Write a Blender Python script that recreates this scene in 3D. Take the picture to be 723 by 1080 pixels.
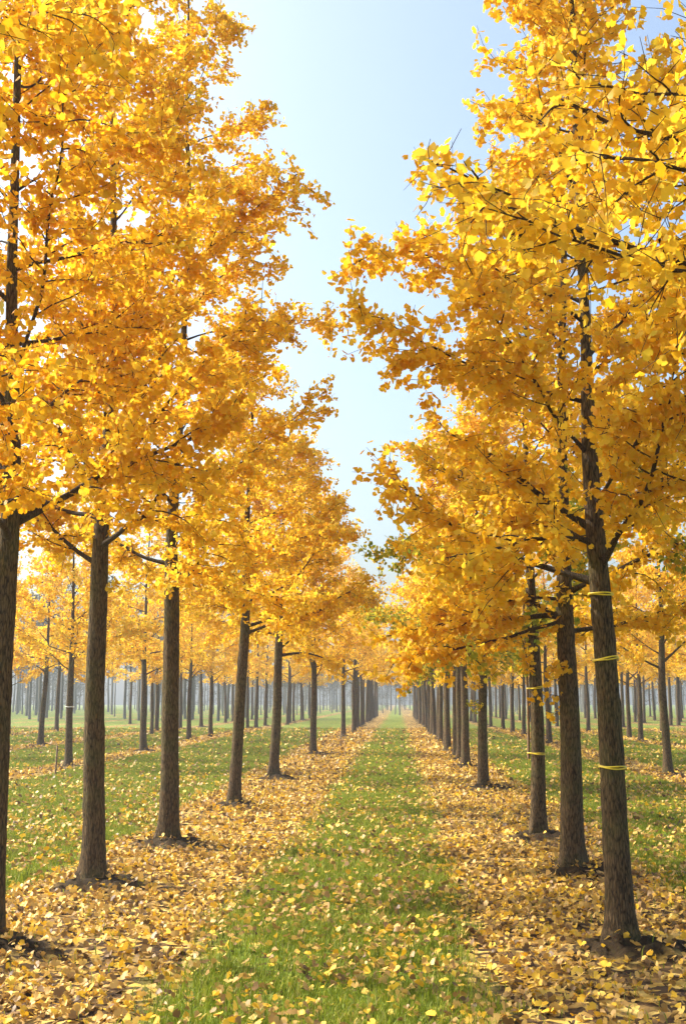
import bpy, math
import numpy as np
from math import radians, sin, cos, pi

for o in list(bpy.data.objects):
    bpy.data.objects.remove(o)
S = bpy.context.scene
COL = S.collection

# ------------------------------------------------------------------ camera
cam_d = bpy.data.cameras.new('camera')
cam_d.sensor_fit = 'VERTICAL'
cam_d.sensor_height = 24.0
cam_d.sensor_width = 16.0
cam_d.lens = 26.67
cam_d.clip_end = 4000
cam = bpy.data.objects.new('camera', cam_d)
cam.location = (0, 0, 1.5)
cam.rotation_euler = (radians(90 + 9.46), 0, radians(2.753))
COL.objects.link(cam)
S.camera = cam

# ------------------------------------------------------------------ light
SUN_EL, SUN_AZ = 40.0, -72.0          # azimuth clockwise from +Y (the lane direction); negative = left
W = bpy.data.worlds.new('World')
S.world = W
W.use_nodes = True
wn = W.node_tree
for n in list(wn.nodes):
    wn.nodes.remove(n)
sky = wn.nodes.new('ShaderNodeTexSky')
sky.sky_type = 'NISHITA'
sky.sun_disc = False
sky.sun_elevation = radians(SUN_EL)
sky.sun_rotation = radians(SUN_AZ)
sky.air_density = 1.0
sky.dust_density = 6.0
sky.ozone_density = 2.0
bg = wn.nodes.new('ShaderNodeBackground')
bg.inputs['Strength'].default_value = 0.15
wo = wn.nodes.new('ShaderNodeOutputWorld')
tn = wn.nodes.new('ShaderNodeMixRGB'); tn.blend_type = 'MULTIPLY'; tn.inputs[0].default_value = 1.0
tn.inputs[2].default_value = (0.96, 1.0, 0.965, 1)          # cooler, less violet autumn sky
wn.links.new(sky.outputs[0], tn.inputs[1])
wn.links.new(tn.outputs[0], bg.inputs[0])
wn.links.new(bg.outputs[0], wo.inputs[0])

sl = bpy.data.lights.new('sun', 'SUN')
sl.energy = 3.5
sl.angle = radians(0.53)
sl.color = (1.0, 0.93, 0.82)
so = bpy.data.objects.new('sun', sl)
so.rotation_euler = (radians(90 - SUN_EL), 0, radians(180 - SUN_AZ))
COL.objects.link(so)

S.view_settings.view_transform = 'Standard'
S.view_settings.look = 'None'
S.view_settings.gamma = 1.0
S.view_settings.exposure = 1.2
S.cycles.max_bounces = 8
S.cycles.diffuse_bounces = 4
S.cycles.transmission_bounces = 6
S.cycles.volume_bounces = 0
S.cycles.use_denoising = True

rng = np.random.default_rng(11)

# ------------------------------------------------------------------ helpers
def tag(o, label=None, cat=None, group=None, kind=None):
    if label: o['label'] = label
    if cat: o['category'] = cat
    if group: o['group'] = group
    if kind: o['kind'] = kind
    return o

def mesh_np(name, V, F, mat, tint=None, smooth=False, attrs=None):
    """V (n,3); F list of int arrays, each (m,k)"""
    me = bpy.data.meshes.new(name)
    V = np.asarray(V, dtype=np.float32)
    Fs = [np.asarray(f, dtype=np.int32) for f in (F if isinstance(F, list) else [F]) if len(f)]
    me.vertices.add(len(V))
    me.vertices.foreach_set('co', V.ravel())
    loops = np.concatenate([f.ravel() for f in Fs])
    cnt = np.concatenate([np.full(len(f), f.shape[1], dtype=np.int32) for f in Fs])
    st = np.concatenate([[0], np.cumsum(cnt)[:-1]]).astype(np.int32)
    me.loops.add(len(loops))
    me.loops.foreach_set('vertex_index', loops)
    me.polygons.add(len(cnt))
    me.polygons.foreach_set('loop_start', st)
    me.polygons.foreach_set('loop_total', cnt)
    if smooth:
        me.polygons.foreach_set('use_smooth', np.ones(len(cnt), dtype=bool))
    at = dict(attrs or {})
    if tint is not None:
        at['tint'] = tint
    for k, v in at.items():
        a = me.attributes.new(k, 'FLOAT', 'POINT')
        a.data.foreach_set('value', np.asarray(v, dtype=np.float32))
    me.materials.append(mat)
    me.update(calc_edges=True)
    return me

def link(name, me, parent=None, loc=None):
    o = bpy.data.objects.new(name, me)
    COL.objects.link(o)
    if parent is not None:
        o.parent = parent
    if loc is not None:
        o.location = loc
    return o

def norm(a):
    return a / np.maximum(np.linalg.norm(a, axis=-1, keepdims=True), 1e-9)

def hash2(ix, iy, seed):
    h = (ix * 374761393 + iy * 668265263 + seed * 974634777) & 0x7fffffff
    h = ((h ^ (h >> 13)) * 1274126177) & 0x7fffffff
    return ((h ^ (h >> 16)) & 0xffff) / 65535.0

def vnoise(x, y, seed=0):
    ix = np.floor(x).astype(np.int64); iy = np.floor(y).astype(np.int64)
    fx = x - ix; fy = y - iy
    fx = fx * fx * (3 - 2 * fx); fy = fy * fy * (3 - 2 * fy)
    a = hash2(ix, iy, seed); b = hash2(ix + 1, iy, seed)
    c = hash2(ix, iy + 1, seed); d = hash2(ix + 1, iy + 1, seed)
    return (a * (1 - fx) + b * fx) * (1 - fy) + (c * (1 - fx) + d * fx) * fy

def fbm(x, y, seed=0, oc=3):
    s = 0; a = 0.5; t = 0
    for k in range(oc):
        s = s + a * vnoise(x * 2 ** k, y * 2 ** k, seed + k); t += a; a *= 0.5
    return s / t

class Tubes:
    def __init__(self):
        self.V = []; self.F = []; self.n = 0
    def add(self, P, R, sides):
        P = np.asarray(P, float); R = np.asarray(R, float)
        T = norm(np.gradient(P, axis=0))
        ref = np.array([0, 0, 1.0]) if abs(T[:, 2]).mean() < 0.8 else np.array([1.0, 0, 0])
        A = norm(np.cross(T, ref)); B = np.cross(T, A)
        th = np.arange(sides) * 2 * pi / sides
        V = P[:, None, :] + R[:, None, None] * (np.cos(th)[None, :, None] * A[:, None, :] + np.sin(th)[None, :, None] * B[:, None, :])
        m = len(P)
        i = np.arange(m - 1)[:, None] * sides; j = np.arange(sides)[None, :]; k = (j + 1) % sides
        F = np.stack([i + j, i + k, i + sides + k, i + sides + j], -1).reshape(-1, 4) + self.n
        self.V.append(V.reshape(-1, 3)); self.F.append(F); self.n += m * sides
    def mesh(self, name, mat, smooth=True):
        return mesh_np(name, np.concatenate(self.V), np.concatenate(self.F), mat, smooth=smooth)

# ------------------------------------------------------------------ materials
def new_mat(name):
    m = bpy.data.materials.new(name)
    m.use_nodes = True
    nt = m.node_tree
    for n in list(nt.nodes):
        nt.nodes.remove(n)
    out = nt.nodes.new('ShaderNodeOutputMaterial')
    return m, nt, out

def ramp(nt, fac, stops):
    r = nt.nodes.new('ShaderNodeValToRGB')
    e = r.color_ramp.elements
    while len(e) < len(stops):
        e.new(0.5)
    for el, (p, c) in zip(e, stops):
        el.position = p; el.color = (*c, 1)
    nt.links.new(fac, r.inputs[0])
    return r.outputs[0]

def leaf_mat(name, stops, trans, rough=0.5, spec=0.3):
    m, nt, out = new_mat(name)
    at = nt.nodes.new('ShaderNodeAttribute'); at.attribute_name = 'tint'
    c = ramp(nt, at.outputs['Fac'], stops)
    p = nt.nodes.new('ShaderNodeBsdfPrincipled')
    p.inputs['Roughness'].default_value = rough
    p.inputs['Specular IOR Level'].default_value = spec
    t = nt.nodes.new('ShaderNodeBsdfTranslucent')
    mx = nt.nodes.new('ShaderNodeMixShader'); mx.inputs[0].default_value = trans
    nt.links.new(c, p.inputs['Base Color']); nt.links.new(c, t.inputs['Color'])
    nt.links.new(p.outputs[0], mx.inputs[1]); nt.links.new(t.outputs[0], mx.inputs[2])
    nt.links.new(mx.outputs[0], out.inputs['Surface'])
    return m

M_LEAF = leaf_mat('ginkgo_leaf', [(0.0, (0.17, 0.25, 0.03)), (0.10, (0.42, 0.40, 0.04)), (0.22, (0.84, 0.59, 0.05)),
                                  (0.6, (0.82, 0.475, 0.017)), (1.0, (0.74, 0.36, 0.010))], 0.62, 0.5, 0.2)
M_FALL = leaf_mat('fallen_leaf', [(0.0, (0.10, 0.055, 0.022)), (0.2, (0.27, 0.155, 0.05)), (0.42, (0.50, 0.305, 0.075)),
                                  (0.66, (0.66, 0.435, 0.115)), (0.80, (0.78, 0.52, 0.05)), (1.0, (0.76, 0.42, 0.015))], 0.2)
M_GRASS = leaf_mat('grass_blade', [(0.0, (0.12, 0.165, 0.010)), (0.5, (0.225, 0.28, 0.018)), (0.85, (0.38, 0.38, 0.038)),
                                   (1.0, (0.36, 0.31, 0.10))], 0.35, 0.55, 0.15)
M_WOODLEAF = leaf_mat('wood_foliage', [(0.0, (0.055, 0.055, 0.03)), (0.6, (0.13, 0.11, 0.05)), (1.0, (0.22, 0.15, 0.05))], 0.3)

def bark_mat(name, dark, light, moss=0.0, scale=1.0):
    m, nt, out = new_mat(name)
    tc = nt.nodes.new('ShaderNodeTexCoord')
    mp = nt.nodes.new('ShaderNodeMapping'); mp.inputs['Scale'].default_value = (72 * scale, 72 * scale, 13 * scale)
    nt.links.new(tc.outputs['Object'], mp.inputs[0])
    nz = nt.nodes.new('ShaderNodeTexNoise'); nz.inputs['Scale'].default_value = 1.0
    nz.inputs['Detail'].default_value = 6; nz.inputs['Roughness'].default_value = 0.7
    nt.links.new(mp.outputs[0], nz.inputs['Vector'])
    wv = nt.nodes.new('ShaderNodeMixRGB'); wv.blend_type = 'ADD'; wv.inputs[0].default_value = 1.6
    nt.links.new(mp.outputs[0], wv.inputs[1]); nt.links.new(nz.outputs['Color'], wv.inputs[2])
    vo = nt.nodes.new('ShaderNodeTexVoronoi'); vo.feature = 'DISTANCE_TO_EDGE'; vo.inputs['Scale'].default_value = 1.0
    nt.links.new(wv.outputs[0], vo.inputs['Vector'])
    fis = nt.nodes.new('ShaderNodeMapRange'); fis.inputs['From Max'].default_value = 0.26
    nt.links.new(vo.outputs['Distance'], fis.inputs['Value'])
    sm = nt.nodes.new('ShaderNodeMath'); sm.operation = 'MULTIPLY_ADD'; sm.inputs[1].default_value = .30
    nt.links.new(fis.outputs[0], sm.inputs[0])
    sm2 = nt.nodes.new('ShaderNodeMath'); sm2.operation = 'MULTIPLY'; sm2.inputs[1].default_value = 1.05
    nt.links.new(nz.outputs['Fac'], sm2.inputs[0]); nt.links.new(sm2.outputs[0], sm.inputs[2])
    n2 = nt.nodes.new('ShaderNodeTexNoise'); n2.inputs['Scale'].default_value = 3.5; n2.inputs['Detail'].default_value = 4
    nt.links.new(tc.outputs['Object'], n2.inputs['Vector'])
    c = ramp(nt, sm.outputs[0], [(0.45, dark), (0.64, tuple((a + b) / 2 for a, b in zip(dark, light))), (0.84, light)])
    g = ramp(nt, n2.outputs['Fac'], [(0.48, (0, 0, 0)), (0.68, (1, 1, 1))])
    mul = nt.nodes.new('ShaderNodeMath'); mul.operation = 'MULTIPLY'; mul.inputs[1].default_value = moss
    nt.links.new(g, mul.inputs[0])
    mix = nt.nodes.new('ShaderNodeMix'); mix.data_type = 'RGBA'
    nt.links.new(mul.outputs[0], mix.inputs[0]); nt.links.new(c, mix.inputs[6])
    mix.inputs[7].default_value = (0.12, 0.13, 0.035, 1)
    p = nt.nodes.new('ShaderNodeBsdfPrincipled'); p.inputs['Roughness'].default_value = 0.85
    p.inputs['Specular IOR Level'].default_value = 0.2
    nt.links.new(mix.outputs[2], p.inputs['Base Color'])
    b = nt.nodes.new('ShaderNodeBump'); b.inputs['Strength'].default_value = 1.0; b.inputs['Distance'].default_value = 0.018
    nt.links.new(sm.outputs[0], b.inputs['Height']); nt.links.new(b.outputs[0], p.inputs['Normal'])
    nt.links.new(p.outputs[0], out.inputs['Surface'])
    return m

M_BARK = bark_mat('bark', (0.022, 0.014, 0.007), (0.165, 0.108, 0.052), 0.35)
M_LIMB = bark_mat('limb_bark', (0.03, 0.02, 0.012), (0.11, 0.075, 0.045), 0.15, 1.3)
M_WOODBARK = bark_mat('wood_bark', (0.10, 0.09, 0.075), (0.26, 0.24, 0.21), 0.1)

def plain_mat(name, col, rough=0.6, var=0.25, scale=30):
    m, nt, out = new_mat(name)
    tc = nt.nodes.new('ShaderNodeTexCoord')
    nz = nt.nodes.new('ShaderNodeTexNoise'); nz.inputs['Scale'].default_value = scale; nz.inputs['Detail'].default_value = 4
    nt.links.new(tc.outputs['Object'], nz.inputs['Vector'])
    c = ramp(nt, nz.outputs['Fac'], [(0.3, tuple(x * (1 - var) for x in col)), (0.7, tuple(min(1, x * (1 + var)) for x in col))])
    p = nt.nodes.new('ShaderNodeBsdfPrincipled'); p.inputs['Roughness'].default_value = rough
    nt.links.new(c, p.inputs['Base Color'])
    nt.links.new(p.outputs[0], out.inputs['Surface'])
    return m

M_BAND = plain_mat('yellow_band', (0.80, 0.62, 0.05), 0.4, 0.15)
M_WHITE = plain_mat('pale_tape', (0.75, 0.75, 0.72), 0.5, 0.1)
M_POLE = plain_mat('pole_wood', (0.22, 0.14, 0.07), 0.7, 0.3)

# ------------------------------------------------------------------ where the trees stand (x, y on the ground, metres)
HERO = [  # x, y, height, trunk radius, first limb, crown radius, limbs, seed, label
    (-2.50, 7.17, 9.6, .088, 2.5, 1.75, 30, 1, 'dark ginkgo trunk cut by the left edge of the photo, nearest in the left row'),
    (-2.51, 9.58, 10.2, .098, 2.6, 1.72, 30, 2, 'ginkgo second in the left row, thick brown trunk on a mossy dark mound'),
    (-2.41, 12.16, 11.4, .106, 2.6, 1.75, 34, 3, 'tall ginkgo third in the left row, its golden crown reaching into the sky gap'),
    (-2.35, 16.53, 8.0, .092, 2.5, 1.8, 26, 4, 'ginkgo fourth in the left row with a bare thin leader poking into the sky'),
    (-2.43, 22.45, 8.0, .105, 2.45, 2.15, 28, 5, 'ginkgo fifth in the left row, slightly leaning trunk on leaf litter beside the grass lane'),
    (1.35, 7.38, 9.0, .089, 2.2, 1.6, 32, 6, 'ginkgo nearest on the right with three yellow bands round its trunk'),
    (1.52, 10.5, 9.6, .108, 2.05, 1.55, 31, 7, 'thick reddish brown ginkgo without bands, just behind the yellow banded trunk on the right'),
    (1.51, 12.92, 9.0, .088, 2.05, 1.65, 29, 8, 'ginkgo on the right with a thin support pole tied along its trunk'),
    (1.44, 20.24, 8.2, .095, 2.0, 2.05, 27, 9, 'ginkgo standing alone on the right past a gap, fourth in the right row'),
    (-2.55, 3.9, 9.4, .095, 2.75, 1.75, 24, 10, 'closest ginkgo on the left, only its overhanging golden branches show at upper left'),
    (1.85, 4.6, 8.6, .09, 2.9, 1.15, 22, 12, 'closest ginkgo on the right, only its dark bare branches and leaves show at upper right'),
]
ROW_L = [33.21, 48.88, 56.3, 62.5, 68, 72.5, 77, 82, 86.5, 91, 96, 101, 106, 112, 118, 124]
ROW_R = [26.78, 29.72, 31.71, 35.27, 38.91, 42.42, 45.8, 49.07, 52.4, 56, 59.5, 63, 66.5, 70, 74, 78, 82, 86, 90, 95, 100, 105, 110, 116]
BACK_L = [(-7.56, 26.35), (-7.72, 34.82), (-12.2, 39.07), (-8.0, 43.96), (-7.93, 48.61), (-11.3, 52.63), (-17.1, 57.31), (-12.06, 63.54),
          (-8.34, 63.72), (-8.15, 66.0), (-11.71, 68.28), (-8.17, 70.6), (-7.12, 74.0), (-17.92, 76.6), (-7.68, 92.5),
          (-12.3, 31.0), (-17.4, 44.0), (-22.6, 52.0), (-12.3, 45.5), (-12.1, 57.5), (-17.4, 51.0), (-22.3, 45.0), (-17.2, 38.0), (-22.4, 62.0), (-17.3, 66.0), (-27.5, 69.0)]
BACK_R = [(5.45, 23.96), (5.35, 41.67), (9.0, 43.76), (9.45, 48.2), (5.56, 51.97), (5.51, 56.64), (9.19, 56.82), (5.56, 62.26), (9.38, 69.3),
          (9.2, 33.5), (13.1, 47.0), (13.0, 58.0), (5.4, 68.5), (5.5, 75.0), (13.2, 69.0), (9.3, 77.0), (16.8, 62.0), (5.4, 82.0), (16.9, 73.0)]
r2 = np.random.default_rng(77)
FILL = []
for X in (-7.7, -12.2):
    for y in np.arange(80, 112, 6.5):
        FILL.append((X + r2.uniform(-.25, .25), y + r2.uniform(-1.5, 1.5)))
for X in (5.5, 9.3, 13.1, 16.9, 20.7, 24.5):
    for y in np.arange(84 if X < 15 else 66, 124, 5.0):
        FILL.append((X + r2.uniform(-.25, .25), y + r2.uniform(-1.5, 1.5)))
ALLXY = [(h[0], h[1]) for h in HERO] + [(-2.4, y) for y in ROW_L] + [(1.52, y) for y in ROW_R] + BACK_L + BACK_R + FILL
AXY = np.array(ALLXY)

# ------------------------------------------------------------------ ground
ROWX = np.array([-32.5, -27.5, -22.5, -17.4, -12.2, -7.75, -2.15, 1.35, 5.45, 9.25, 13.1, 16.9, 20.7, 24.5])

def masks(x, y):
    """litter (0..1) and bare soil (0..1) on the ground"""
    e = (fbm(x * 1.1, y * 0.7, 5) - .5) * 0.9 + (fbm(x * 5, y * 4, 9) - .5) * 0.5
    d = np.full(x.shape, 9.0)
    for k, X in enumerate(ROWX):
        w = 1.02 if X == -2.15 else (0.95 if X == 1.35 else 0.55)
        d = np.minimum(d, np.abs(x - X) / w)
    lit = np.clip((1.0 - d + e * 0.6) / 0.35 + 0.5, 0, 1)
    soil = np.zeros_like(lit); hgt = np.zeros_like(lit)
    wob = 0.75 + 0.6 * fbm(x * 3.2, y * 3.2, 21)
    for (tx, ty) in ALLXY:
        m = (np.abs(x - tx) < 1.4) & (np.abs(y - ty) < 1.4)
        if not m.any(): continue
        dx = x[m] - tx - .07; dy = y[m] - ty + .04
        r = np.sqrt((dx * 0.8) ** 2 + dy ** 2) / wob[m]
        soil[m] = np.maximum(soil[m], np.clip((0.42 - r) / 0.20, 0, 1))
        hgt[m] = np.maximum(hgt[m], 0.10 * np.exp(-(r / 0.27) ** 2))
    return lit, soil, hgt

def ground_z(x, y):
    x = np.atleast_1d(np.asarray(x, float)); y = np.atleast_1d(np.asarray(y, float))
    lit, soil, hgt = masks(x, y)
    n = (fbm(x * 0.8, y * 0.8, 31) - .5) * 0.05 + (fbm(x * 6, y * 6, 35, 2) - .5) * 0.028 * (0.4 + lit) + (fbm(x * 17, y * 17, 37, 2) - .5) * .10 * soil
    return n + hgt

xa = [0.0]
while xa[-1] < 420:
    xa.append(xa[-1] + (.036 if xa[-1] < 4 else .07) + max(0, xa[-1] - 7) * .035)
xs = np.array([-v for v in xa[:0:-1]] + xa)
ya = [2.0]
while ya[-1] < 520:
    ya.append(ya[-1] + max(0.036, 0.0055 * ya[-1]))
ys = np.array([-120, -70, -40, -20, -10, -5, -2, 0, 1.0] + ya)
GX, GY = np.meshgrid(xs, ys)
gx, gy = GX.ravel(), GY.ravel()
lit, soil, hgt = masks(gx, gy)
gz = ground_z(gx, gy)
nx, ny = len(xs), len(ys)
i = np.arange(ny - 1)[:, None] * nx; j = np.arange(nx - 1)[None, :]
F = np.stack([i + j, i + j + 1, i + nx + j + 1, i + nx + j], -1).reshape(-1, 4)

m, nt, out = new_mat('ground')
al = nt.nodes.new('ShaderNodeAttribute'); al.attribute_name = 'litter'
asl = nt.nodes.new('ShaderNodeAttribute'); asl.attribute_name = 'soil'
tc = nt.nodes.new('ShaderNodeTexCoord')
def noise(scale, det=5, rough=0.6):
    n = nt.nodes.new('ShaderNodeTexNoise'); n.inputs['Scale'].default_value = scale
    n.inputs['Detail'].default_value = det; n.inputs['Roughness'].default_value = rough
    nt.links.new(tc.outputs['Object'], n.inputs['Vector'])
    return n.outputs['Fac']
def mixc(f, a, b):
    n = nt.nodes.new('ShaderNodeMix'); n.data_type = 'RGBA'
    nt.links.new(f, n.inputs[0]); nt.links.new(a, n.inputs[6]); nt.links.new(b, n.inputs[7])
    return n.outputs[2]
n_f = noise(14); n_m = noise(1.3); n_v = noise(55, 3)
c_grass = ramp(nt, n_f, [(0.3, (0.075, 0.125, 0.012)), (0.52, (0.14, 0.205, 0.02)), (0.75, (0.25, 0.27, 0.04))])
vo = nt.nodes.new('ShaderNodeTexVoronoi'); vo.inputs['Scale'].default_value = 17
nt.links.new(tc.outputs['Object'], vo.inputs['Vector'])
sep = nt.nodes.new('ShaderNodeSeparateColor'); nt.links.new(vo.outputs['Color'], sep.inputs[0])
c_lit = ramp(nt, sep.outputs[0], [(0.0, (0.035, 0.02, 0.010)), (0.45, (0.10, 0.058, 0.024)), (0.6, (0.32, 0.20, 0.06)), (0.85, (0.55, 0.36, 0.07)), (1.0, (0.66, 0.48, 0.15))])
c_soil = ramp(nt, n_v, [(0.3, (0.014, 0.008, 0.003)), (0.55, (0.034, 0.020, 0.008)), (0.72, (0.042, 0.036, 0.008))])
# leaves scattered on the grass, far off
spk = nt.nodes.new('ShaderNodeMath'); spk.operation = 'GREATER_THAN'
nt.links.new(sep.outputs[1], spk.inputs[0]); spk.inputs[1].default_value = 0.86
c1 = mixc(spk.outputs[0], c_grass, c_lit)
c2 = mixc(al.outputs['Fac'], c1, c_lit)
c3 = mixc(asl.outputs['Fac'], c2, c_soil)
p = nt.nodes.new('ShaderNodeBsdfPrincipled'); p.inputs['Roughness'].default_value = 0.9
p.inputs['Specular IOR Level'].default_value = 0.15
nt.links.new(c3, p.inputs['Base Color'])
b = nt.nodes.new('ShaderNodeBump'); b.inputs['Strength'].default_value = 0.7; b.inputs['Distance'].default_value = 0.03
nt.links.new(n_f, b.inputs['Height']); nt.links.new(b.outputs[0], p.inputs['Normal'])
nt.links.new(p.outputs[0], out.inputs['Surface'])
g = link('ground', mesh_np('ground', np.stack([gx, gy, gz], 1), F, m, smooth=True, attrs={'litter': lit, 'soil': soil}))
tag(g, kind='structure')

# ------------------------------------------------------------------ leaves
def fan(P, D, size, r, detail, fold=0.25):
    """ginkgo leaves: P base points, D directions (unit), size"""
    n = len(P)
    side = norm(np.cross(D, r.normal(size=(n, 3))))
    N = np.cross(side, D)
    if detail:
        ang = np.radians([0, -62, -36, -10, 0, 10, 36, 62]); rad = np.array([0, .86, 1.0, .97, .70, .97, 1.0, .86])
        F0 = np.array([[0, 1, 2], [0, 2, 3], [0, 3, 4], [0, 4, 5], [0, 5, 6], [0, 6, 7]])
    else:
        ang = np.radians([0, -58, 0, 58]); rad = np.array([0, .95, .98, .95])
        F0 = np.array([[0, 1, 2], [0, 2, 3]])
    u = np.cos(ang) * rad; v = np.sin(ang) * rad
    k = len(ang)
    fo = r.uniform(-fold, fold * 2.0, size=(n, 1)); cu = r.uniform(-.3, .3, size=(n, 1))
    w = fo * np.abs(v)[None] + cu * (u ** 2)[None]
    wid = r.uniform(.75, 1.1, size=(n, 1))
    V = P[:, None, :] + size[:, None, None] * (u[None, :, None] * D[:, None, :] + (wid * v[None])[:, :, None] * side[:, None, :] + w[:, :, None] * N[:, None, :])
    Fm = (np.arange(n)[:, None, None] * k + F0[None]).reshape(-1, 3)
    return V.reshape(-1, 3), Fm, k

# ------------------------------------------------------------------ ginkgo builder
def smooth_path(p0, d0, L, n, r, up=0.0, wob=0.12):
    pts = [np.array(p0, float)]; d = np.array(d0, float)
    st = L / (n - 1)
    for k in range(n - 1):
        d = d + r.normal(size=3) * wob + np.array([0, 0, up])
        d /= np.linalg.norm(d)
        pts.append(pts[-1] + d * st)
    return np.array(pts)

TAPER = {6: .72, 7: .8, 8: .85, 12: .8, 4: .9}
EXTRA = {12: [(2.95, 178, 34, 1.8, .01), (3.5, 172, 24, 1.25, .03), (3.2, 190, 12, 1.35, .06), (3.9, 183, 30, 1.0, .0)], 3: [(6.2, -12, 18, 1.9, .01), (5.4, 12, 20, 1.7, .0)], 7: [(2.15, 188, -4, 1.55, -.04), (2.35, 186, 4, 1.6, -.055), (2.2, 160, 10, 1.3, -.05)], 6: [(4.1, 172, 33, 1.75, .01), (2.55, 170, 30, 1.2, .0), (2.45, 205, 20, 1.1, -.03)],
         9: [(2.3, 175, 5, 1.3, -.06)], 5: [(2.3, 10, 12, 1.2, -.06)], 1: [(2.6, 20, 25, 1.7, .02)], 4: [(2.4, -25, 14, 1.2, -.05)]}

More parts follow.
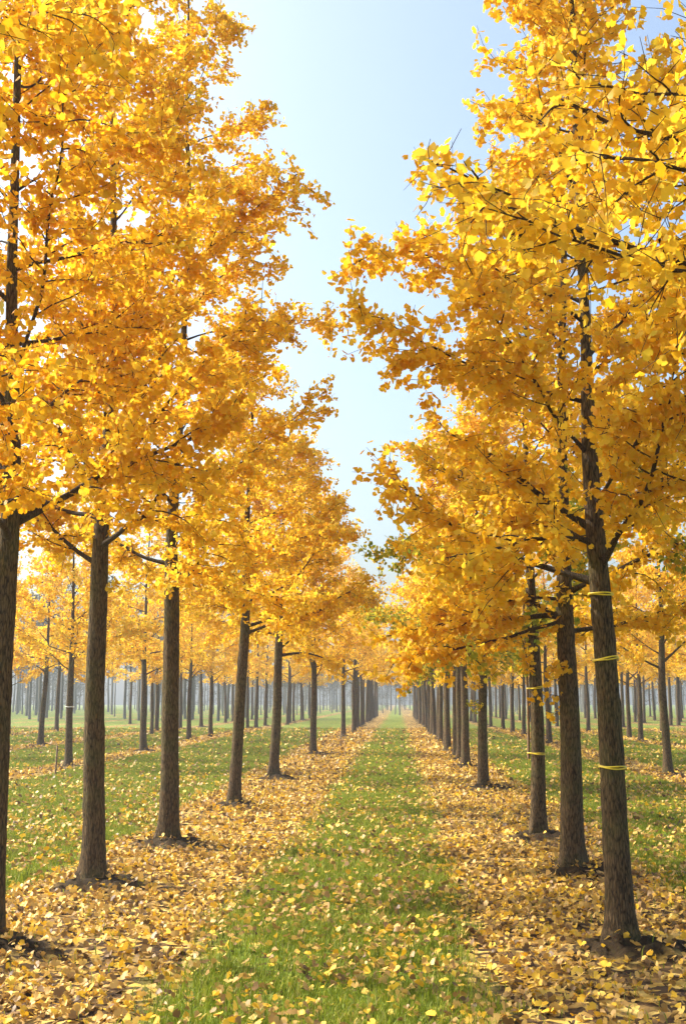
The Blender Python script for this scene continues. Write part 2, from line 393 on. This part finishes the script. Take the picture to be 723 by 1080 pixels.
def ginkgo(x, H, r0, zb, R, nl, seed, lod, greenish=0.03, base_tint=None):
    """returns (trunk mesh, [limb meshes], crown mesh); lod 0 near, 1 middle, 2 far"""
    r = np.random.default_rng(1000 + seed)
    # trunk -------------------------------------------------
    zz = np.concatenate([np.arange(-0.15, 3.4, (0.035, .12, .4)[lod]), np.arange(3.4, H + 1e-6, (0.16, .3, .6)[lod])])
    ph = r.uniform(0, 6.28, 6); am = r.uniform(.3, 1, 6)
    def axis(z):
        z = np.asarray(z, float); s = np.clip(z / 3, 0, 1)
        ox = .034 * am[0] * np.sin(z * 1.1 + ph[0]) + .015 * am[1] * np.sin(z * 2.7 + ph[1]) + (.035 * np.sin(z * .7 + ph[2])) * s
        oy = .034 * am[3] * np.sin(z * 1.2 + ph[3]) + .015 * am[4] * np.sin(z * 2.5 + ph[4]) + (.035 * np.sin(z * .8 + ph[5])) * s
        return np.stack([ox * s ** .5, oy * s ** .5, z], -1)
    def rad(z):
        z = np.maximum(np.asarray(z, float), 0)
        return .93 * r0 * np.interp(z, [0, zb, zb + 1.6, zb + (H - zb) * .6, H], [1, .80, .45, .21, .03]) * (1 + .09 * np.exp(-z / .5) + .26 * np.exp(-z / .12))
    sides = (40, 14, 8)[lod]
    A = axis(zz); th = np.arange(sides) * 2 * pi / sides
    rr = rad(zz)[:, None] * np.ones(sides)[None]
    if lod < 2:
        TT, ZZ = np.meshgrid(th, zz)
        # ridged bark, kept periodic round the trunk
        cx = np.cos(TT); sx = np.sin(TT)
        q = 7.0 if lod == 0 else 3.0
        nb = np.abs(fbm(cx * q * 1.0 + 17.3 * seed, ZZ * 4.5 + sx * q, 50 + seed, 3) - .5) * 2
        nb2 = fbm(cx * 1.4 + ZZ * 1.7, sx * 1.4 + 3.1 * seed, 70 + seed, 2) - .5
        rt = np.exp(-np.maximum(ZZ, 0) / .13) * np.maximum(0, np.cos(TT * 3 + ph[0]) + .6 * np.cos(TT * 5 + ph[1]))
        rr = rr * (1 + 0.10 * (nb - .35) + 0.09 * nb2 + .22 * rt)
        if lod == 0:
            for k in range(7):          # old pruning scars
                zk = r.uniform(.4, zb); tk = r.uniform(0, 6.28)
                dd = ((ZZ - zk) / .05) ** 2 + (np.angle(np.exp(1j * (TT - tk))) / .35) ** 2
                rr = rr + .010 * np.exp(-dd) - .006 * np.exp(-dd * 5)
    V = A[:, None, :] + np.stack([rr * np.cos(th), rr * np.sin(th), 0 * rr], -1)
    m_ = len(zz); ii = np.arange(m_ - 1)[:, None] * sides; jj = np.arange(sides)[None, :]; kk = (jj + 1) % sides
    TF = np.stack([ii + jj, ii + kk, ii + sides + kk, ii + sides + jj], -1).reshape(-1, 4)
    TV = V.reshape(-1, 3)
    # limbs -------------------------------------------------
    limbs = []; pts = []; low = Tubes()
    az = r.uniform(0, 6.28)
    spec = [None] * nl + EXTRA.get(seed, [])
    for q, ex in enumerate(spec):
        t = (q + r.uniform(-.3, .3)) / nl
        t = min(max(t, 0), .985) if ex is None else .03
        z = zb + (H - {4: 1.5, 5: 1.3}.get(seed, .35) - zb) * t ** 1.12
        az += 2.399 + r.normal() * .35
        prof = min(1.0, .85 + t * 1.2) * (1.0 if t < .2 else max(0.0, 1 - ((t - .2) / .84) ** TAPER.get(seed, 1.15)) ** .95)
        L = max(.22, R * prof * r.uniform(.72, 1.12)) * 1.13
        el = radians(r.uniform(6, 40) + 28 * t)
        d0 = np.array([cos(az) * cos(el), sin(az) * cos(el), sin(el)])
        n = (12, 8, 5)[lod]; upw = r.uniform(-.03, .07)
        if ex is not None:
            z, a_, e_, L, upw = ex; a_ = radians(a_); e_ = radians(e_)
            d0 = np.array([cos(a_) * cos(e_), sin(a_) * cos(e_), sin(e_)])
        base = axis(z) + d0 * np.array([1, 1, 0]) * rad(z) * .5
        P = smooth_path(base, d0, L, n, r, up=upw, wob=(.11 if lod == 0 else .1))
        br = max(.006, min(float(rad(z)) * .42, .030)) * r.uniform(.5, .95)
        T = Tubes()
        s = np.linspace(0, 1, n)
        RR = br * ((1 - s) ** .8 * .85 + .15); RR[0] *= 1.35
        RR = np.maximum(RR, .0028)
        T.add(P, RR, (9, 6, 4)[lod])
        pts.append((P, .32, 1.0))
        ntw = int(L / (.105, .15, .30)[lod])
        for w in range(ntw):
            sw = .2 + .78 * (w + r.uniform(0, 1)) / max(ntw, 1)
            f = min(sw, .99) * (n - 1); a0 = int(f); pb = P[a0] + (P[min(a0 + 1, n - 1)] - P[a0]) * (f - a0)
            dl = norm(P[min(a0 + 1, n - 1)] - P[a0 - 1 if a0 else 0])
            sd = norm(np.cross(dl, [0, 0, 1])) * (1 if w % 2 else -1)
            ang = radians(r.uniform(35, 75))
            d = norm(dl * cos(ang) + sd * sin(ang) + np.array([0, 0, r.uniform(-.5, .36)]))
            Lt = R * .44 * r.uniform(.35, 1.15) * (1.1 - .62 * sw) * (1 - .25 * t)
            nn = (6, 4, 3)[lod]
            Q = smooth_path(pb, d, Lt, nn, r, up=r.uniform(-.10, .05), wob=.17)
            if lod < 2:
                T.add(Q, np.linspace(min(br * .42, .0075), .0018, nn), (5, 4, 3)[lod])
            pts.append((Q, .06, .9))
            for w2 in range((3, 2, 1)[lod]):          # branchlets
                f2 = r.uniform(.25, .95) * (nn - 1); b2 = int(min(f2, nn - 1.001))
                pq = Q[b2] + (Q[b2 + 1] - Q[b2]) * (f2 - b2)
                d2 = norm(norm(Q[b2 + 1] - Q[b2]) * .6 + r.normal(size=3) * .6 + np.array([0, 0, .1]))
                Q2 = smooth_path(pq, d2, r.uniform(.12, .34), 3, r, up=-.02, wob=.2)
                if lod == 0:
                    T.add(Q2, np.linspace(.0026, .0013, 3), 3)
                pts.append((Q2, .2, .9))
        limbs.append(T)
    shoots = []
    for q in range({7: 16, 9: 16, 8: 8, 3: 5, 12: 0}.get(seed, 4 if lod == 0 else 0)):
        zq = r.uniform(zb - (.75 if seed in (7, 9) else .3), zb + .5); aq = r.uniform(1.6, 4.4) if seed in (7, 8, 9) else r.uniform(0, 6.28)
        d = norm(np.array([cos(aq), sin(aq), r.uniform(-.3, .5)]))
        Q = smooth_path(axis(zq) + d * np.array([1, 1, 0]) * rad(zq) * .9, d, r.uniform(.08, .30), 4, r, up=-.06, wob=.2)
        T = Tubes(); shoots.append(T); T.add(Q, np.linspace(.004, .0015, 4), 4)
        pts.append((Q, .05, 1.0))
    # crown -------------------------------------------------
    C = []
    gap = (.074, .085, .15)[lod]
    for P, s0, k in pts:
        seg = np.linalg.norm(np.diff(P, axis=0), axis=1); cs = np.concatenate([[0], np.cumsum(seg)])
        q = np.arange(cs[-1] * s0, cs[-1], gap)
        if len(q) == 0: continue
        q = q + r.uniform(-.5, .5, len(q)) * gap
        C.append(np.stack([np.interp(q, cs, P[:, a]) for a in range(3)], 1))
    zl = np.arange(zb + (H - zb) * .55, H - (.9 if seed == 4 else .1), gap * 1.6)
    C.append(axis(zl))
    C = np.concatenate(C)
    nper = (6, 5, 5)[lod]

    ct = r.normal(0, .09, len(C))
    green = (fbm(C[:, 0] * 1.1 + seed, C[:, 2] * 1.1 + C[:, 1], 90 + seed, 2) > (1 - greenish * 6)) & (C[:, 2] < zb + 1.6)
    keep = r.uniform(size=(len(C), nper)) < {12: .36, 10: .7}.get(seed, .93)
    P = np.repeat(C[:, None], nper, 1)[keep]; ct = np.repeat(ct[:, None], nper, 1)[keep]; gr = np.repeat(green[:, None], nper, 1)[keep]
    n = len(P)
    off = r.normal(size=(n, 3)) * np.array([1, 1, .8]); off = norm(off) * r.uniform(.012, (.06, .08, .14)[lod], (n, 1)) + np.array([0, 0, -.012])
    P = P + off
    D = norm(norm(off) * .7 + r.normal(size=(n, 3)) * .55 + np.array([0, 0, -.45]))
    size = r.uniform(.026, .052, n) * (1.0, 1.35, 2.4)[lod]
    V2, F2, k = fan(P, D, size, r, lod == 0)
    bt = r.uniform(.36, .52) if base_tint is None else base_tint
    tint = np.clip(bt + ct + r.normal(0, .17, n), .2, 1)
    tint = np.where(gr & (r.uniform(size=n) < .75), r.uniform(0, .16, n), tint)
    crown = mesh_np('crown', V2, F2, M_LEAF, tint=np.repeat(tint, k))
    if lod == 0:
        trunk = mesh_np('trunk', TV, TF, M_BARK, smooth=True)
        lm = [T.mesh('limb', M_LIMB) for T in limbs] + [T.mesh('shoot', M_LIMB) for T in shoots]
    else:
        VV = [TV]; FF = [TF]; o = len(TV)
        for T in limbs:
            VV.append(np.concatenate(T.V)); FF.append(np.concatenate(T.F) + o); o += T.n
        trunk = mesh_np('trunk', np.concatenate(VV), np.concatenate(FF), M_BARK, smooth=True)
        lm = []
    return trunk, lm, crown, axis, rad

def root_empty(name, x, y, rz=0.0, z=None):
    e = bpy.data.objects.new(name, None)
    COL.objects.link(e)
    e.empty_display_size = .3
    e.location = (x, y, float(ground_z(x, y)[0]) - .03 if z is None else z)
    e.rotation_euler = (0, 0, rz)
    return e

def band(parent, axis, rad, z, mat, name='tie_band', extra=0.0, turns=2):
    T = Tubes(); a = axis(z); R0 = float(rad(z)) * 1.05 + .005
    th = np.linspace(0, 2 * pi * turns, 40 * turns)
    rr = R0 + extra * np.maximum(0, -np.cos(th)) ** 6 + .0025 * np.sin(2.7 * th + z * 9)
    P = np.stack([a[0] + rr * np.cos(th), a[1] + rr * np.sin(th), z + .008 * np.sin(th + z * 5) + .004 * np.sin(2.3 * th) + .010 * th / (2 * pi)], 1)
    T.add(P, np.full(len(P), .0052), 6)
    return link(name, T.mesh(name, mat), parent)

G_L, G_R = 'ginkgos of the row left of the grass lane', 'ginkgos of the row right of the grass lane'
heroes = {}
for (x, y, H, r0, zb, R, nl, seed, lab) in HERO:
    tr, lm, cr, ax, rd = ginkgo(x, H, r0, zb, R, nl, seed, 0, greenish={7: .07, 8: .09, 9: .10}.get(seed, .015))
    e = root_empty('ginkgo_tree', x, y)
    tag(e, lab, 'tree', G_L if x < 0 else G_R)
    e.rotation_euler = (radians(r2.uniform(-1, 1)), radians({4: 2.3, 5: 2.3, 6: -.8, 3: .2, 1: -.4}.get(seed, r2.uniform(-.9, .9))), 0)
    link('trunk', tr, e)
    for q in lm:
        link(q.name.split('.')[0], q, e)
    link('crown', cr, e)
    heroes[seed] = (e, ax, rd)

e, ax, rd = heroes[6]
for z in (2.10, 1.69, 1.02):
    band(e, ax, rd, z, M_BAND)
e, ax, rd = heroes[8]
for z in (2.15, 1.56, .84):
    band(e, ax, rd, z, M_BAND, extra=.028)
# the pole tied to it
T = Tubes(); zz = np.linspace(.80, 2.75, 12)
A = ax(zz); R_ = rd(zz) * 1.06
T.add(np.stack([A[:, 0] - R_ - .016, A[:, 1] + .004 * np.sin(zz * 3), zz], 1) + np.array(e.location), np.linspace(.016, .012, 12), 8)
tag(link('support_pole', T.mesh('support_pole', M_POLE)), 'thin brown support pole tied with yellow bands to a right row trunk', 'pole')

# middle and far variants, then copies
def proto(seed, lod, H, r0, zb, R, nl, bt=None):
    tr, lm, cr, ax, rd = ginkgo(0, H, r0, zb, R, nl, seed, lod, greenish=.015, base_tint=bt)
    return tr, cr
MID = [proto(30, 1, 8.2, .105, 2.2, 2.15, 25), proto(31, 1, 7.6, .10, 2.3, 2.1, 24), proto(32, 1, 8.8, .11, 2.25, 2.1, 26), proto(33, 1, 7.2, .095, 2.2, 2.0, 23)]
FAR = [proto(40, 2, 8.0, .11, 2.7, 2.0, 20), proto(41, 2, 7.4, .105, 2.7, 1.95, 20), proto(42, 2, 8.6, .115, 2.9, 2.0, 21)]
ro = np.random.default_rng(5)
def put(kind, x, y, lab, group, sc=1.0):
    tr, cr = kind[ro.integers(len(kind))]
    e = root_empty('ginkgo_tree', x, y, ro.uniform(0, 6.28))
    s = sc * ro.uniform(.93, 1.07)
    e.scale = (s, s, s * ro.uniform(.95, 1.06))
    e.rotation_euler[0] = ro.normal() * .012; e.rotation_euler[1] = ro.normal() * .012
    tag(e, lab, 'tree', group)
    link('trunk', tr, e); link('crown', cr, e)
    return e
ORD = ['first', 'second', 'third', 'fourth', 'fifth', 'sixth', 'seventh', 'eighth', 'ninth', 'tenth', 'eleventh', 'twelfth', 'thirteenth', 'fourteenth']
for k, y in enumerate(ROW_L):
    if k < 4:
        lab = ['slim ginkgo sixth in the left row, upright trunk on a low leaf strewn mound', 'ginkgo seventh in the left row, in front of the crowded trunks at the far end',
               'ginkgo eighth in the left row, close behind the seventh trunk', 'ginkgo ninth in the left row, first of the crowded distant trunks'][k]
    else:
        lab = 'crowded ginkgo trunk toward the hazy far end of the left row'
    put(MID if y < 60 else FAR, -2.4 + ro.normal() * .06 + (.12 if y > 40 else 0), y, lab, G_L, 1.06)
for k, y in enumerate(ROW_R):
    if k < 6:
        lab = 'ginkgo trunk %s in the right row, in the close run beyond the fourth' % ORD[k + 4]
    else:
        lab = 'crowded ginkgo trunk toward the hazy far end of the right row'
    put(MID if y < 45 else FAR, 1.52 + ro.normal() * .04, y, lab, G_R, 1.0)
BL_LAB = {0: 'leaning grey brown ginkgo with pale tape on its trunk, beside a small stake at left',
          1: 'ginkgo of the second row left, between second and third trunks of the near left row',
          2: 'ginkgo behind on the left, seen between the left edge trunk and the tape marked trunk',
          3: 'slim ginkgo of the second row left, right of the third near left trunk',
          4: 'ginkgo of the second row left, between third and fourth near left trunks'}
tape_tree = None
for k, (x, y) in enumerate(BACK_L):
    lab = BL_LAB.get(k, 'ginkgo in the back rows left of the lane, thin trunk small in the haze')
    e = put(MID if y < 56 else FAR, x, y, lab, 'ginkgos in the back rows on the left', .98)
    if k == 0:
        e.rotation_euler[1] = .035
        tape_tree = e
BR_LAB = {0: 'stout ginkgo of the second row right, at the right edge of the photo',
          1: 'ginkgo of the second row right, seen just right of the pole tied trunk',
          2: 'right one of two slim ginkgos behind the yellow banded trunk',
          3: 'left one of two slim ginkgos behind the yellow banded trunk'}
for k, (x, y) in enumerate(BACK_R):
    lab = BR_LAB.get(k, 'ginkgo in the back rows right of the lane, thin trunk small in the haze')
    put(MID if y < 56 else FAR, x, y, lab, 'ginkgos in the back rows on the right', .98)
for x, y in FILL:
    if x < 0:
        put(FAR, x, y, 'ginkgo in the back rows left of the lane, thin trunk small in the haze', 'ginkgos in the back rows on the left')
    else:
        put(FAR, x, y, 'ginkgo in the back rows right of the lane, thin trunk small in the haze', 'ginkgos in the back rows on the right')
band(tape_tree, lambda z: np.array([0, 0, z]), lambda z: .098, 1.42, M_WHITE, 'pale_tape', turns=3)

# ------------------------------------------------------------------ small stakes
def stake(x, y, h, lab):
    T = Tubes(); z0 = float(ground_z(x, y)[0])
    zz = np.array([-.1, 0, h * .5, h * .97, h])
    T.add(np.stack([x + zz * .03, y + 0 * zz, z0 + zz], 1), np.array([.022, .022, .021, .020, .004]), 7)
    tag(link('wooden_stake', T.mesh('wooden_stake', M_POLE)), lab, 'stake')
stake(-7.05, 23.66, .62, 'small thin brown stake in the grass beside the tape marked trunk on the left')
stake(-1.94, 38.74, .42, 'short dark stake in the litter near the far end of the left row')

# ------------------------------------------------------------------ hazy wood behind
def wood_tree(seed):
    r = np.random.default_rng(300 + seed)
    H = r.uniform(11, 15); T = Tubes()
    zz = np.linspace(-.2, H, 9)
    P = np.stack([r.normal(0, .05, 9).cumsum() * .6, r.normal(0, .05, 9).cumsum() * .6, zz], 1)
    T.add(P, .14 * (1 - zz / H * .9) + .005, 7)
    C = []
    for k in range(30):
        z = H * r.uniform(.42 if seed < 4 else .05, .98); a = r.uniform(0, 6.28); L = 2.1 * (1.1 - z / H) + .5
        b = np.array([np.interp(z, zz, P[:, 0]), np.interp(z, zz, P[:, 1]), z])
        Q = smooth_path(b, [cos(a) * .75, sin(a) * .75, .6], L, 4, r, .02, .15)
        T.add(Q, np.linspace(.03, .006, 4), 3)
        tq = r.uniform(.2, 1, 26)[:, None]
        C.append(b + (Q[-1] - b) * tq + r.normal(0, .3, (26, 3)))
    C = np.concatenate(C); n = len(C)
    V, F, k = fan(C, norm(r.normal(size=(n, 3))), r.uniform(.10, .22, n), r, False)
    return T.mesh('trunk', M_WOODBARK), mesh_np('crown', V, F, M_WOODLEAF, tint=np.repeat(r.uniform(0, 1, n), k)), (np.concatenate(T.V), np.concatenate(T.F), V, F)
WT = [wood_tree(k) for k in range(7)]
spots = []
for k in range(400):
    x = ro.uniform(-62, -9) if k % 4 else ro.uniform(-9, 45)
    y = ro.uniform(82, 112) if x < -9 - 5 else ro.uniform(128, 150)
    if x < -0.385 * y - 3 or x > .29 * y + 3: continue
    if all((x - a) ** 2 + (y - b) ** 2 > 5 for a, b in spots) and np.min(np.hypot(AXY[:, 0] - x, AXY[:, 1] - y)) > 1.6:
        spots.append((x, y))
for x, y in spots[:80]:
    tr, cr, _ = WT[ro.integers(4)]
    e = root_empty('wood_tree', x, y, ro.uniform(0, 6.28), z=0)
    s = ro.uniform(.8, 1.1) * (.58 if x > -14 else 1); e.scale = (s, s, s)
    tag(e, 'tall thin grey trunked tree in the hazy wood beyond the ginkgo rows', 'tree', 'grey trees of the hazy wood behind')
    link('trunk', tr, e); link('crown', cr, e)
VA, FA, VB, FB = [], [], [], []; na = nb_ = 0
for k in range(900):
    x = ro.uniform(-150, 130); y = ro.uniform(116, 205) if x < -14 else ro.uniform(152, 225)
    if k > 600: y = ro.uniform(195, 235)
    if abs(x) < 5 and y < 175: continue
    a, s = ro.uniform(0, 6.28), ro.uniform(.8, 1.15) * (.68 if -30 < x < 34 else 1)
    Rm = np.array([[cos(a), -sin(a), 0], [sin(a), cos(a), 0], [0, 0, 1]]) * s
    V1, F1, V2, F2 = WT[k % 4 if k <= 600 else 4 + k % 3][2]
    VA.append(V1 @ Rm.T + [x, y, 0]); FA.append(F1 + na); na += len(V1)
    VB.append(V2 @ Rm.T + [x, y, 0]); FB.append(F2 + nb_); nb_ += len(V2)
V = np.concatenate(VA + VB); nq = sum(map(len, FA))
me = mesh_np('far_wood', V, [np.concatenate(FA), np.concatenate(FB) + na], M_WOODBARK, tint=ro.uniform(0, 1, len(V)))
me.materials.append(M_WOODLEAF)
mi = np.zeros(len(me.polygons), dtype=np.int32); mi[nq:] = 1
me.polygons.foreach_set('material_index', mi)
tag(link('far_wood', me), 'far hazy blue grey wood closing the view behind the ginkgo rows', 'wood', kind='stuff')

# ------------------------------------------------------------------ fallen leaves and grass
BANDS = [(3.0, 9, 1.0), (9, 14, 1.1), (14, 22, 1.25), (22, 36, 1.6), (36, 64, 2.4)]
rl = np.random.default_rng(8)
LV, LF, LT, ln = [], [], [], 0
GV, GF, GT, gn = [], [], [], 0
for (y0, y1, s) in BANDS:
    xl, xr = -.40 * y1 - 1.2, .31 * y1 + 1.2
    area = (xr - xl) * (y1 - y0)
    # leaves
    n = int(area * 780 / s ** 2 * (1.0 if s < 2 else .8))
    x = rl.uniform(xl, xr, n); y = rl.uniform(y0, y1, n)
    lit, soil, _ = masks(x, y)
    pat = fbm(x * 1.6, y * 1.2, 61)
    gapn = np.clip((fbm(x * 2.2, y * 2.2, 63) - .32) / .22, .25, 1)
    back = ((x > 3.2) | (x < -4.6)); lit = np.where(back, lit * .75, lit); fade = np.clip(1.25 - y / 26, .22, 1)
    dens = np.maximum(lit * .95 * gapn, (.15 + .44 * np.clip((pat - .35) * 2.5, 0, 1)) * fade) * (1 - .62 * soil)
    kp = (rl.uniform(size=n) < dens) & (x > -.385 * y - 1.2) & (x < .30 * y + 1.2)
    x, y, lit, soil = x[kp], y[kp], lit[kp], soil[kp]; n = len(x)
    z = ground_z(x, y) + rl.uniform(.004, .018 + .006 * s, n) + (1 - lit) * rl.uniform(0, .045, n)
    D = np.stack([rl.normal(size=n), rl.normal(size=n), rl.normal(size=n) * .28 + .12], 1); D = norm(D)
    size = rl.uniform(.022, .048, n) * s
    # lie nearly flat
    side = norm(np.cross(D, np.array([0, 0, 1.0]) + rl.normal(size=(n, 3)) * .42))
    N = np.cross(side, D)
    det = s < 1.5
    if det:
        ang = np.radians([0, -62, -36, -10, 0, 10, 36, 62]); rad_ = np.array([0, .86, 1.0, .97, .74, .97, 1.0, .86])
        F0 = np.array([[0, 1, 2], [0, 2, 3], [0, 3, 4], [0, 4, 5], [0, 5, 6], [0, 6, 7]])
    else:
        ang = np.radians([0, -58, 0, 58]); rad_ = np.array([0, .95, .98, .95]); F0 = np.array([[0, 1, 2], [0, 2, 3]])
    u, v = np.cos(ang) * rad_, np.sin(ang) * rad_
    k = len(ang)
    w = rl.uniform(-.3, .85, (n, 1)) * np.abs(v)[None] ** 1.3 + rl.uniform(-.3, .7, (n, 1)) * (u ** 2)[None]
    wid = rl.uniform(.7, 1.1, (n, 1))
    V = np.stack([x, y, z], 1)[:, None, :] + size[:, None, None] * (u[None, :, None] * D[:, None] + (wid * v[None])[:, :, None] * side[:, None] + w[:, :, None] * N[:, None])
    LV.append(V.reshape(-1, 3)); LF.append((np.arange(n)[:, None, None] * k + F0[None]).reshape(-1, 3) + ln); ln += n * k
    t = np.clip(rl.beta(2.3, 1.6, n) + .02, 0, 1)
    t = np.where(rl.uniform(size=n) < .20, rl.uniform(0, .3, n), t)
    LT.append(np.repeat(t, k))
    # grass
    n = int(area * 6500 / s ** 2 * (1.0 if s < 2 else .7))
    x = rl.uniform(xl, xr, n); y = rl.uniform(y0, y1, n)
    lit, soil, _ = masks(x, y)
    tuft = fbm(x * 3.0, y * 3.0, 77)
    dens = np.clip(1 - lit * 1.06, .012, 1) * np.clip(.35 + 1.3 * (tuft - .25), .15, 1) * (1 - soil * .9)
    kp = (rl.uniform(size=n) < dens) & (x > -.385 * y - 1.2) & (x < .30 * y + 1.2)
    x, y, tuft = x[kp], y[kp], tuft[kp]; n = len(x)
    z = ground_z(x, y) - .01
    h = rl.uniform(.035, .09, n) * (.65 + .8 * tuft) * (1 + .12 * (s - 1)); wd = rl.uniform(.0020, .0042, n) * s ** 1.1
    a = rl.uniform(0, 6.28, n); le = rl.uniform(.1, .9, n); a2 = a + rl.normal(0, .6, n)
    B = np.stack([x, y, z], 1); sd = np.stack([-np.sin(a), np.cos(a), 0 * a], 1); dr = np.stack([np.cos(a2), np.sin(a2), 0 * a], 1)
    up = np.array([0, 0, 1.0])
    mid = B + (h * .55)[:, None] * up + (h * le * .25)[:, None] * dr
    tip = B + (h * (1 - .35 * le))[:, None] * up + (h * le * .85)[:, None] * dr
    V = np.stack([B - sd * wd[:, None], B + sd * wd[:, None], mid - sd * (wd * .75)[:, None], mid + sd * (wd * .75)[:, None], tip], 1)
    GV.append(V.reshape(-1, 3))
    GF.append((np.arange(n)[:, None, None] * 5 + np.array([[0, 1, 3], [0, 3, 2], [2, 3, 4]])[None]).reshape(-1, 3) + gn); gn += n * 5
    gt = np.clip(rl.normal(.45, .22, n), 0, .9); gt = np.where(rl.uniform(size=n) < .06, 1.0, gt)
    GT.append(np.repeat(gt, 5))
tag(link('fallen_leaves', mesh_np('fallen_leaves', np.concatenate(LV), np.concatenate(LF), M_FALL, tint=np.concatenate(LT))),
    'fallen yellow and tan ginkgo leaves strewn under the rows and over the grass', 'leaves', kind='stuff')
tag(link('grass', mesh_np('grass', np.concatenate(GV), np.concatenate(GF), M_GRASS, tint=np.concatenate(GT))),
    'short green grass of the lanes between the ginkgo rows', 'grass', kind='stuff')

# ------------------------------------------------------------------ haze
me = bpy.data.meshes.new('haze')
X0, X1, Y0, Y1, Z0, Z1 = -440, 440, -140, 560, -1.5, 20
me.from_pydata([(X0, Y0, Z0), (X1, Y0, Z0), (X1, Y1, Z0), (X0, Y1, Z0), (X0, Y0, Z1), (X1, Y0, Z1), (X1, Y1, Z1), (X0, Y1, Z1)], [],
               [(0, 3, 2, 1), (4, 5, 6, 7), (0, 1, 5, 4), (1, 2, 6, 5), (2, 3, 7, 6), (3, 0, 4, 7)])
m, nt, out = new_mat('haze')
pv = nt.nodes.new('ShaderNodeVolumePrincipled')
pv.inputs['Color'].default_value = (0.70, 0.78, 0.86, 1)
pv.inputs['Density'].default_value = 0.0014
pv.inputs['Anisotropy'].default_value = 0.25
nt.links.new(pv.outputs[0], out.inputs['Volume'])
me.materials.append(m)
tag(link('haze', me), 'thin pale blue haze in the air between the rows', 'haze', kind='stuff')
